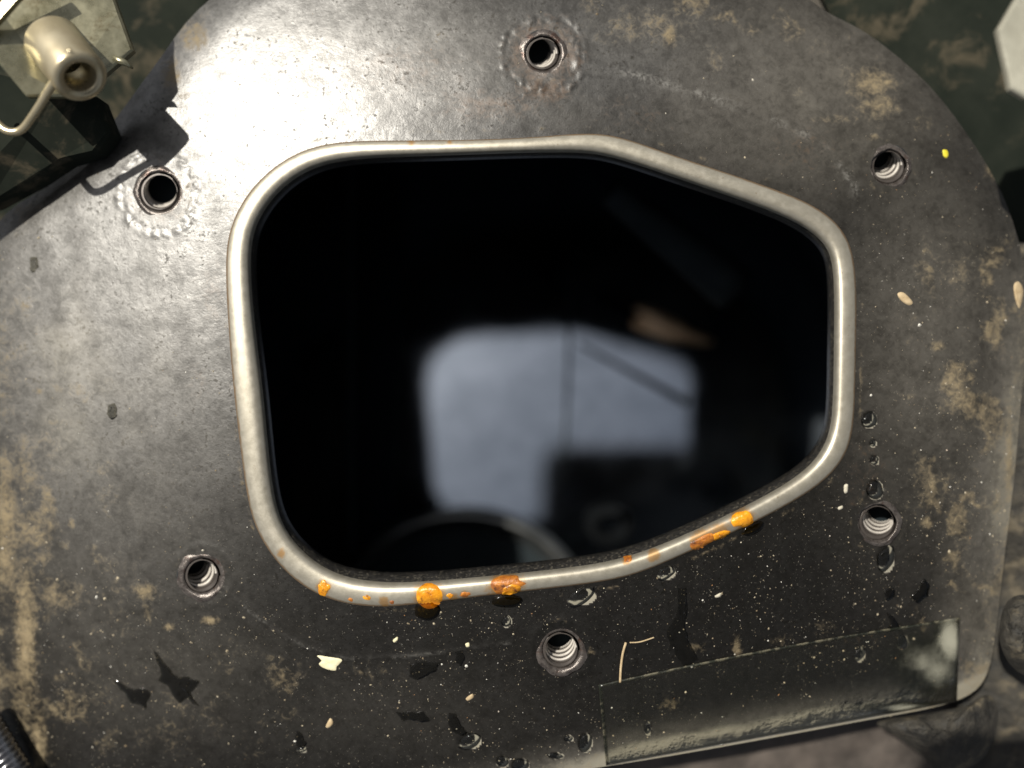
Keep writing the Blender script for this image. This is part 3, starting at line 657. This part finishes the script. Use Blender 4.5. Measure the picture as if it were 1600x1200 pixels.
for pts, mt, lab in [
  ([(1402,459),(1412,457),(1426,472),(1420,477),(1408,470)], 'tan', 'folded tan chip right of the opening at mid height'),
  ([(1584,445),(1592,440),(1599,455),(1593,482),(1586,466)], 'tan', 'long tan mud chip at the right edge of the tank'),
  ([(1319,758),(1325,757),(1324,769),(1319,770)], 'white', 'pale upright grain just above the lower right nut'),
  ([(1309,793),(1316,790),(1317,794),(1311,797)], 'white', 'pale slanted grain left of the lower right nut'),
  ([(1117,931),(1127,926),(1126,932),(1119,934)], 'white', 'pale grain right of the long wet streak'),
  ([(509,1135),(516,1122),(521,1130),(514,1137)], 'tan', 'tan chip low on the face at left of centre'),
  ([(728,1091),(738,1084),(740,1090),(731,1095)], 'tan', 'orange tan chip left of the bottom weld nut'),
  ([(614,1000),(621,995),(622,1000),(616,1004)], 'cream', 'small cream chip above the ledge line'),
  ([(727,1006),(733,1004),(734,1010),(729,1011)], 'cream', 'round cream crumb at the end of the ledge line')]:
    a = sum((pts[i][0]*pts[(i+1) % len(pts)][1]-pts[(i+1) % len(pts)][0]*pts[i][1]) for i in range(len(pts)))
    loose('chip', pts[::-1] if a > 0 else pts, .3, M[mt], lab, 'chip', FL, .04, .3, 4)
def straw(pts, r, lab):
    P = [W(x, y, fs(x, y)+r) for x, y in spline(pts, 5, False)]; c = np.array(P[0]); v, f = tube([tuple(np.array(p)-c) for p in P], r, 8)
    o = mk('straw', v, f, M['tan'], label=lab, cat='straw', group='bits of straw on the tank'); o.location = tuple(c*S)
straw([(978,1004),(973,1022),(970,1045),(969,1066)], .2, 'upright tan straw standing on the tape edge')
straw([(984,1004),(1000,1003),(1022,996)], .1, 'thin tan straw slanting right from the upright one')

# fine dry grit scattered over the face
def grit():
    rnd = np.random.RandomState(11); v = []; f = []; tone = []
    n = 52000; px = rnd.uniform(-20, 1610, n); py = rnd.uniform(-20, 1240, n)
    den = 0.05+0.28*smooth01(700, 950, py)+0.35*smooth01(1250, 1450, px)*smooth01(150, 350, py)+0.22*smooth01(300, 100, px)*smooth01(450, 700, py)
    den *= 0.25+1.5*smooth01(.35, .7, fbm(px, py, 90)); keep = rnd.rand(n) < den*0.62
    px, py = px[keep], py[keep]
    dl = seg_dist(px, py, OPEN_MID, True); ok = (~inside(px, py, OPEN_MID)) & (dl > 24) & inside(px, py, OUTLINE)
    for cx, cy, hr, cr, sh, lab in NUTS.values(): ok &= np.hypot(px-cx, py-cy) > cr+3
    px, py = px[ok], py[ok]; z = H(px, py)
    sz = np.clip(np.exp(rnd.normal(math.log(0.062), .55, len(px))), .03, .34)
    for x, y, zz, r in zip(px, py, z, sz):
        c = W(x, y, zz); b_ = len(v); a0 = rnd.rand()*6.28; e = rnd.uniform(.55, 1.0); t = rnd.rand()
        for k in range(5):
            th = a0+2*math.pi*k/5; w = rnd.uniform(.75, 1.15); x_, y_ = r*w*math.cos(th), r*w*e*math.sin(th)
            v.append((c[0]+x_*math.cos(a0)-y_*math.sin(a0), c[1]+x_*math.sin(a0)+y_*math.cos(a0), c[2]-0.01))
        v.append((c[0]+rnd.uniform(-.2, .2)*r, c[1]+rnd.uniform(-.2, .2)*r, c[2]+r*.75)); tone += [t]*6
        for k in range(5): f.append((b_+k, b_+(k+1) % 5, b_+5))
    o = mk('grit', v, f, M['grit'], smooth=False, label='fine dry grit and dust specks scattered over the tank face', cat='grit', kind='stuff')
    attr(o, 'tone', tone)
grit()

# ------------------------------------------------------------------ bracket with bush and wire clip, upper left (nearer the lens)
def build_bracket():
    base = np.array(W(60, 60, 14.0))
    br = empty('mounting_bracket', tuple(base*S), label='shiny yellow zinc bracket with round bush and wire clip at upper left', cat='bracket')
    def bp(name, v, f, mat, **k): return mk(name, np.asarray(v)-base, f, mat, br, **k)
    v, f = prism([W(x, y, z) for x, y, z in [(-60,60,9),(-10,90,9),(40,150,7),(100,150,5),(160,118,3),(207,78,1.5),(186,20,2),(165,-40,3),(60,-80,6),(-60,-60,8)][::-1]], 1.6, bev=.3)
    bp('plate', v, f, M['zinc'], smooth=False)
    a = Vector(W(88, 72, 4.5)); b_ = Vector(W(127, 122, 9.5)); ax = (b_-a); L = ax.length; ax.normalize()
    u = ax.cross(Vector((0, 0, 1))).normalized(); w = u.cross(ax); v = []; seg = 40
    pr = [(4.2, -1.0), (4.0, L*.1), (3.9, L-.6), (3.5, L), (2.5, L), (2.2, L-.5), (2.2, L-6)]
    for i in range(seg):
        t = 2*math.pi*i/seg
        for r, d in pr: v.append(tuple(a+ax*d+r*(math.cos(t)*u+math.sin(t)*w)))
    bp('bush', v, strip_faces(seg, len(pr), True), M['bush'])
    pth = spline([W(112, 78, 12), W(98, 104, 11), W(76, 142, 9), W(52, 180, 7), W(33, 203, 6), W(12, 205, 6), W(-8, 188, 6), W(-40, 150, 6)], 6, False)
    v, f = tube([tuple(p) for p in pth], .62, 10); bp('wire_clip', v, f, M['bush'])
    v, f = prism([W(x, y, 10) for x, y in [(-30,62),(60,-40),(52,-50),(-40,50)][::-1]], 1.2, bev=.2); bp('flange', v, f, M['zinc'], smooth=False)
    v, f = prism([W(x, y, z) for x, y, z in [(-90,90,2),(90,140,1),(150,150,-1),(172,205,-3),(150,236,-3.5),(100,250,-3.5),(52,282,-4),(-20,320,-4),(-90,330,-2)][::-1]], 5, bev=.6)
    bp('shadow_block', v, f, M['chassis'], smooth=False)  # dark block added to widen and merge the bracket's cast shadow
    pth = [W(178, 92, 2), W(196, 98, 1.7), W(208, 107, 1.2)]; v, f = tube(pth, [.7, .5, .15], 8); bp('burr', v, f, M['zinc'])
build_bracket()
# pale plated nut face at upper right
def build_pale():
    base = np.array(W(1640, 70, 10))
    r = empty('plated_bracket', tuple(base*S), label='pale plated steel bracket end at the upper right', cat='bracket')
    P = [(1592,-8),(1561,45),(1572,95),(1581,138),(1604,152),(1690,150),(1720,60),(1680,-30)]
    v, f = prism([W(x, y, 16) for x, y in P][::-1], 1.6, bev=.3); mk('face', np.asarray(v)-base, f, M['pale'], r, smooth=False)
    v, f = tube([W(1668, 62, 18.5), W(1668, 62, 12)], 4.2, 6); mk('bolt', np.asarray(v)-base, f, M['pale'], r, smooth=False)
build_pale()

# ------------------------------------------------------------------ what stands round the tank
def sheet(name, P, zf, mat, n=28, m=22, amp=0.6, sc=60, **k):
    """pressed sheet with thickness over a four-sided outline"""
    v = []
    for i in range(n):
        for j in range(m):
            u, w = i/(n-1), j/(m-1)
            x = (P[0][0]*(1-u)+P[1][0]*u)*(1-w)+(P[3][0]*(1-u)+P[2][0]*u)*w
            y = (P[0][1]*(1-u)+P[1][1]*u)*(1-w)+(P[3][1]*(1-u)+P[2][1]*u)*w
            v.append(W(x, y, zf(u, w)+amp*(float(fbm(np.array([x]), np.array([y]), sc, 4)[0])-.5)))
    c = np.array(v).mean(0)
    o = mk(name, np.array(v)-c, strip_faces(n, m, False, True), mat, **k); o.location = tuple(c*S)
    s = o.modifiers.new('thickness', 'SOLIDIFY'); s.thickness = 0.0018; s.offset = -1
    return o
sheet('chassis_sheet', [(1150,-260),(1900,-260),(1900,560),(1560,560)], lambda u, w: -16-8*w, M['chassis'], label='dark muddy chassis sheet behind the upper right edge of the tank', cat='panel')
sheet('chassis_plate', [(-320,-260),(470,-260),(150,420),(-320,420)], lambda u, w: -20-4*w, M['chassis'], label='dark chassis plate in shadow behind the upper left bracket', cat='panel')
sheet('frame_rail', [(1565,380),(1980,380),(1980,1400),(1470,1400)], lambda u, w: -17-8*w+4*math.sin(u*5), M['mud'], amp=5, sc=90, n=60, m=60, label='muddy frame rail along the right side of the tank', cat='frame rail')
sheet('crossmember', [(880,1160),(1540,1060),(1580,1420),(880,1420)], lambda u, w: -26-3*w, M['rusty'], amp=4, sc=120, n=50, m=40, label='rusty brown crossmember below the bottom edge of the tank', cat='crossmember')
sheet('side_rail', [(-340,400),(20,400),(70,1400),(-340,1400)], lambda u, w: -24, M['chassis'], amp=2, label='dark rail in the gap along the left side of the tank', cat='frame rail')
# weld gusset lumps at the lower right corner
def lump(name, pts, h, z, mat, label, cat, wob=.5):
    o = loose(name, pts, h, mat, label, cat, None, wob*.3, .75, 14, zf=lambda x, y: z+4.5*(float(fbm(np.array([x]), np.array([y]), 30, 4)[0])-.5)); return o
lump('weld_gusset', [(1370,1128),(1440,1116),(1510,1102),(1545,1085),(1560,1120),(1540,1180),(1480,1215),(1440,1180),(1400,1150)][::-1], 5, -12, M['mud'], 'mud caked weld gusset under the lower right corner of the tank', 'gusset')
lump('hose_clamp', [(1568,950),(1590,930),(1625,940),(1640,1010),(1620,1060),(1580,1040),(1562,1000)][::-1], 5, -7, M['mud'], 'lumpy grey clamp beside the lower right edge of the tank', 'clamp')
# threaded stud in the lower left corner
v = []; seg = 28; a = Vector(W(-30, 1120, -9)); b_ = Vector(W(40, 1235, -9)); ax = (b_-a).normalized(); u = ax.cross(Vector((0, 0, 1))); w = u.cross(ax); m = 60
for i in range(seg):
    t = 2*math.pi*i/seg
    for k in range(m):
        r = 2.4+.28*(1-abs(2*((k/4+i/seg) % 1)-1)); v.append(tuple(a+ax*(k*.25)+r*(math.cos(t)*u+math.sin(t)*w)-a))
M['stud'] = simple('oily_dark_steel', (0.10, 0.10, 0.105), (0.25, 0.25, 0.26), 0.2, metal=0.9, scale=500)
o = mk('threaded_stud', v, strip_faces(seg, m, True), M['stud'], label='dark shiny threaded stud at the lower left corner', cat='stud'); o.location = tuple(a*S)
# ground far below
v = [(-3000, -3000, -320), (3000, -3000, -320), (3000, 3000, -320), (-3000, 3000, -320)]
mk('ground', v, [(0, 1, 2, 3)], M['ground'], kind='structure', label='dark bare ground under the vehicle')

# ------------------------------------------------------------------ the phone that takes the picture (it shows in the wet floor and shades the sky)
def build_phone():
    ph = empty('phone', (0.059, -0.0215, (D+2.6)*S), label='dark phone held flat above the opening, seen only mirrored in the tank floor', cat='phone')
    base = np.array((59.0, -21.5, D+2.6))
    def rr(x0, y0, x1, y1, r, n=6):
        o = []
        for cx, cy, a0 in ((x1-r, y1-r, 0), (x0+r, y1-r, 90), (x0+r, y0+r, 180), (x1-r, y0+r, 270)):
            for i in range(n+1): t = R(a0+90*i/n); o.append((cx+r*math.cos(t), cy+r*math.sin(t)))
        return o
    v, f = prism([(x, y, D+2.6) for x, y in rr(-14, -57.5, 132, 14.5, 10)], 8, (0, 0, 1), .8); mk('body', np.array(v)-base, f, M['phone'], ph, smooth=False)
    v, f = prism([(x, y, D+1.6) for x, y in rr(-10, -19, 19, 10, 7)], 1.4, (0, 0, 1), .3); mk('camera_bump', np.array(v)-base, f, M['phone'], ph, smooth=False)
    for cx, cy in ((0, 0), (0, -11.5), (12, -5)):
        v, f = prism([(cx+5*math.cos(t), cy+5*math.sin(t), D+0.9) for t in np.linspace(0, 2*math.pi, 28, endpoint=False)], 1.0, (0, 0, 1), .2); mk('lens', np.array(v)-base, f, M['glass'], ph, smooth=False)
    v, f = prism([(x, y, D+10.4) for x, y in rr(-11, -54.5, 129, 11.5, 8)], .6, (0, 0, 1), .2); mk('screen', np.array(v)-base, f, M['glass'], ph, smooth=False)
build_phone()
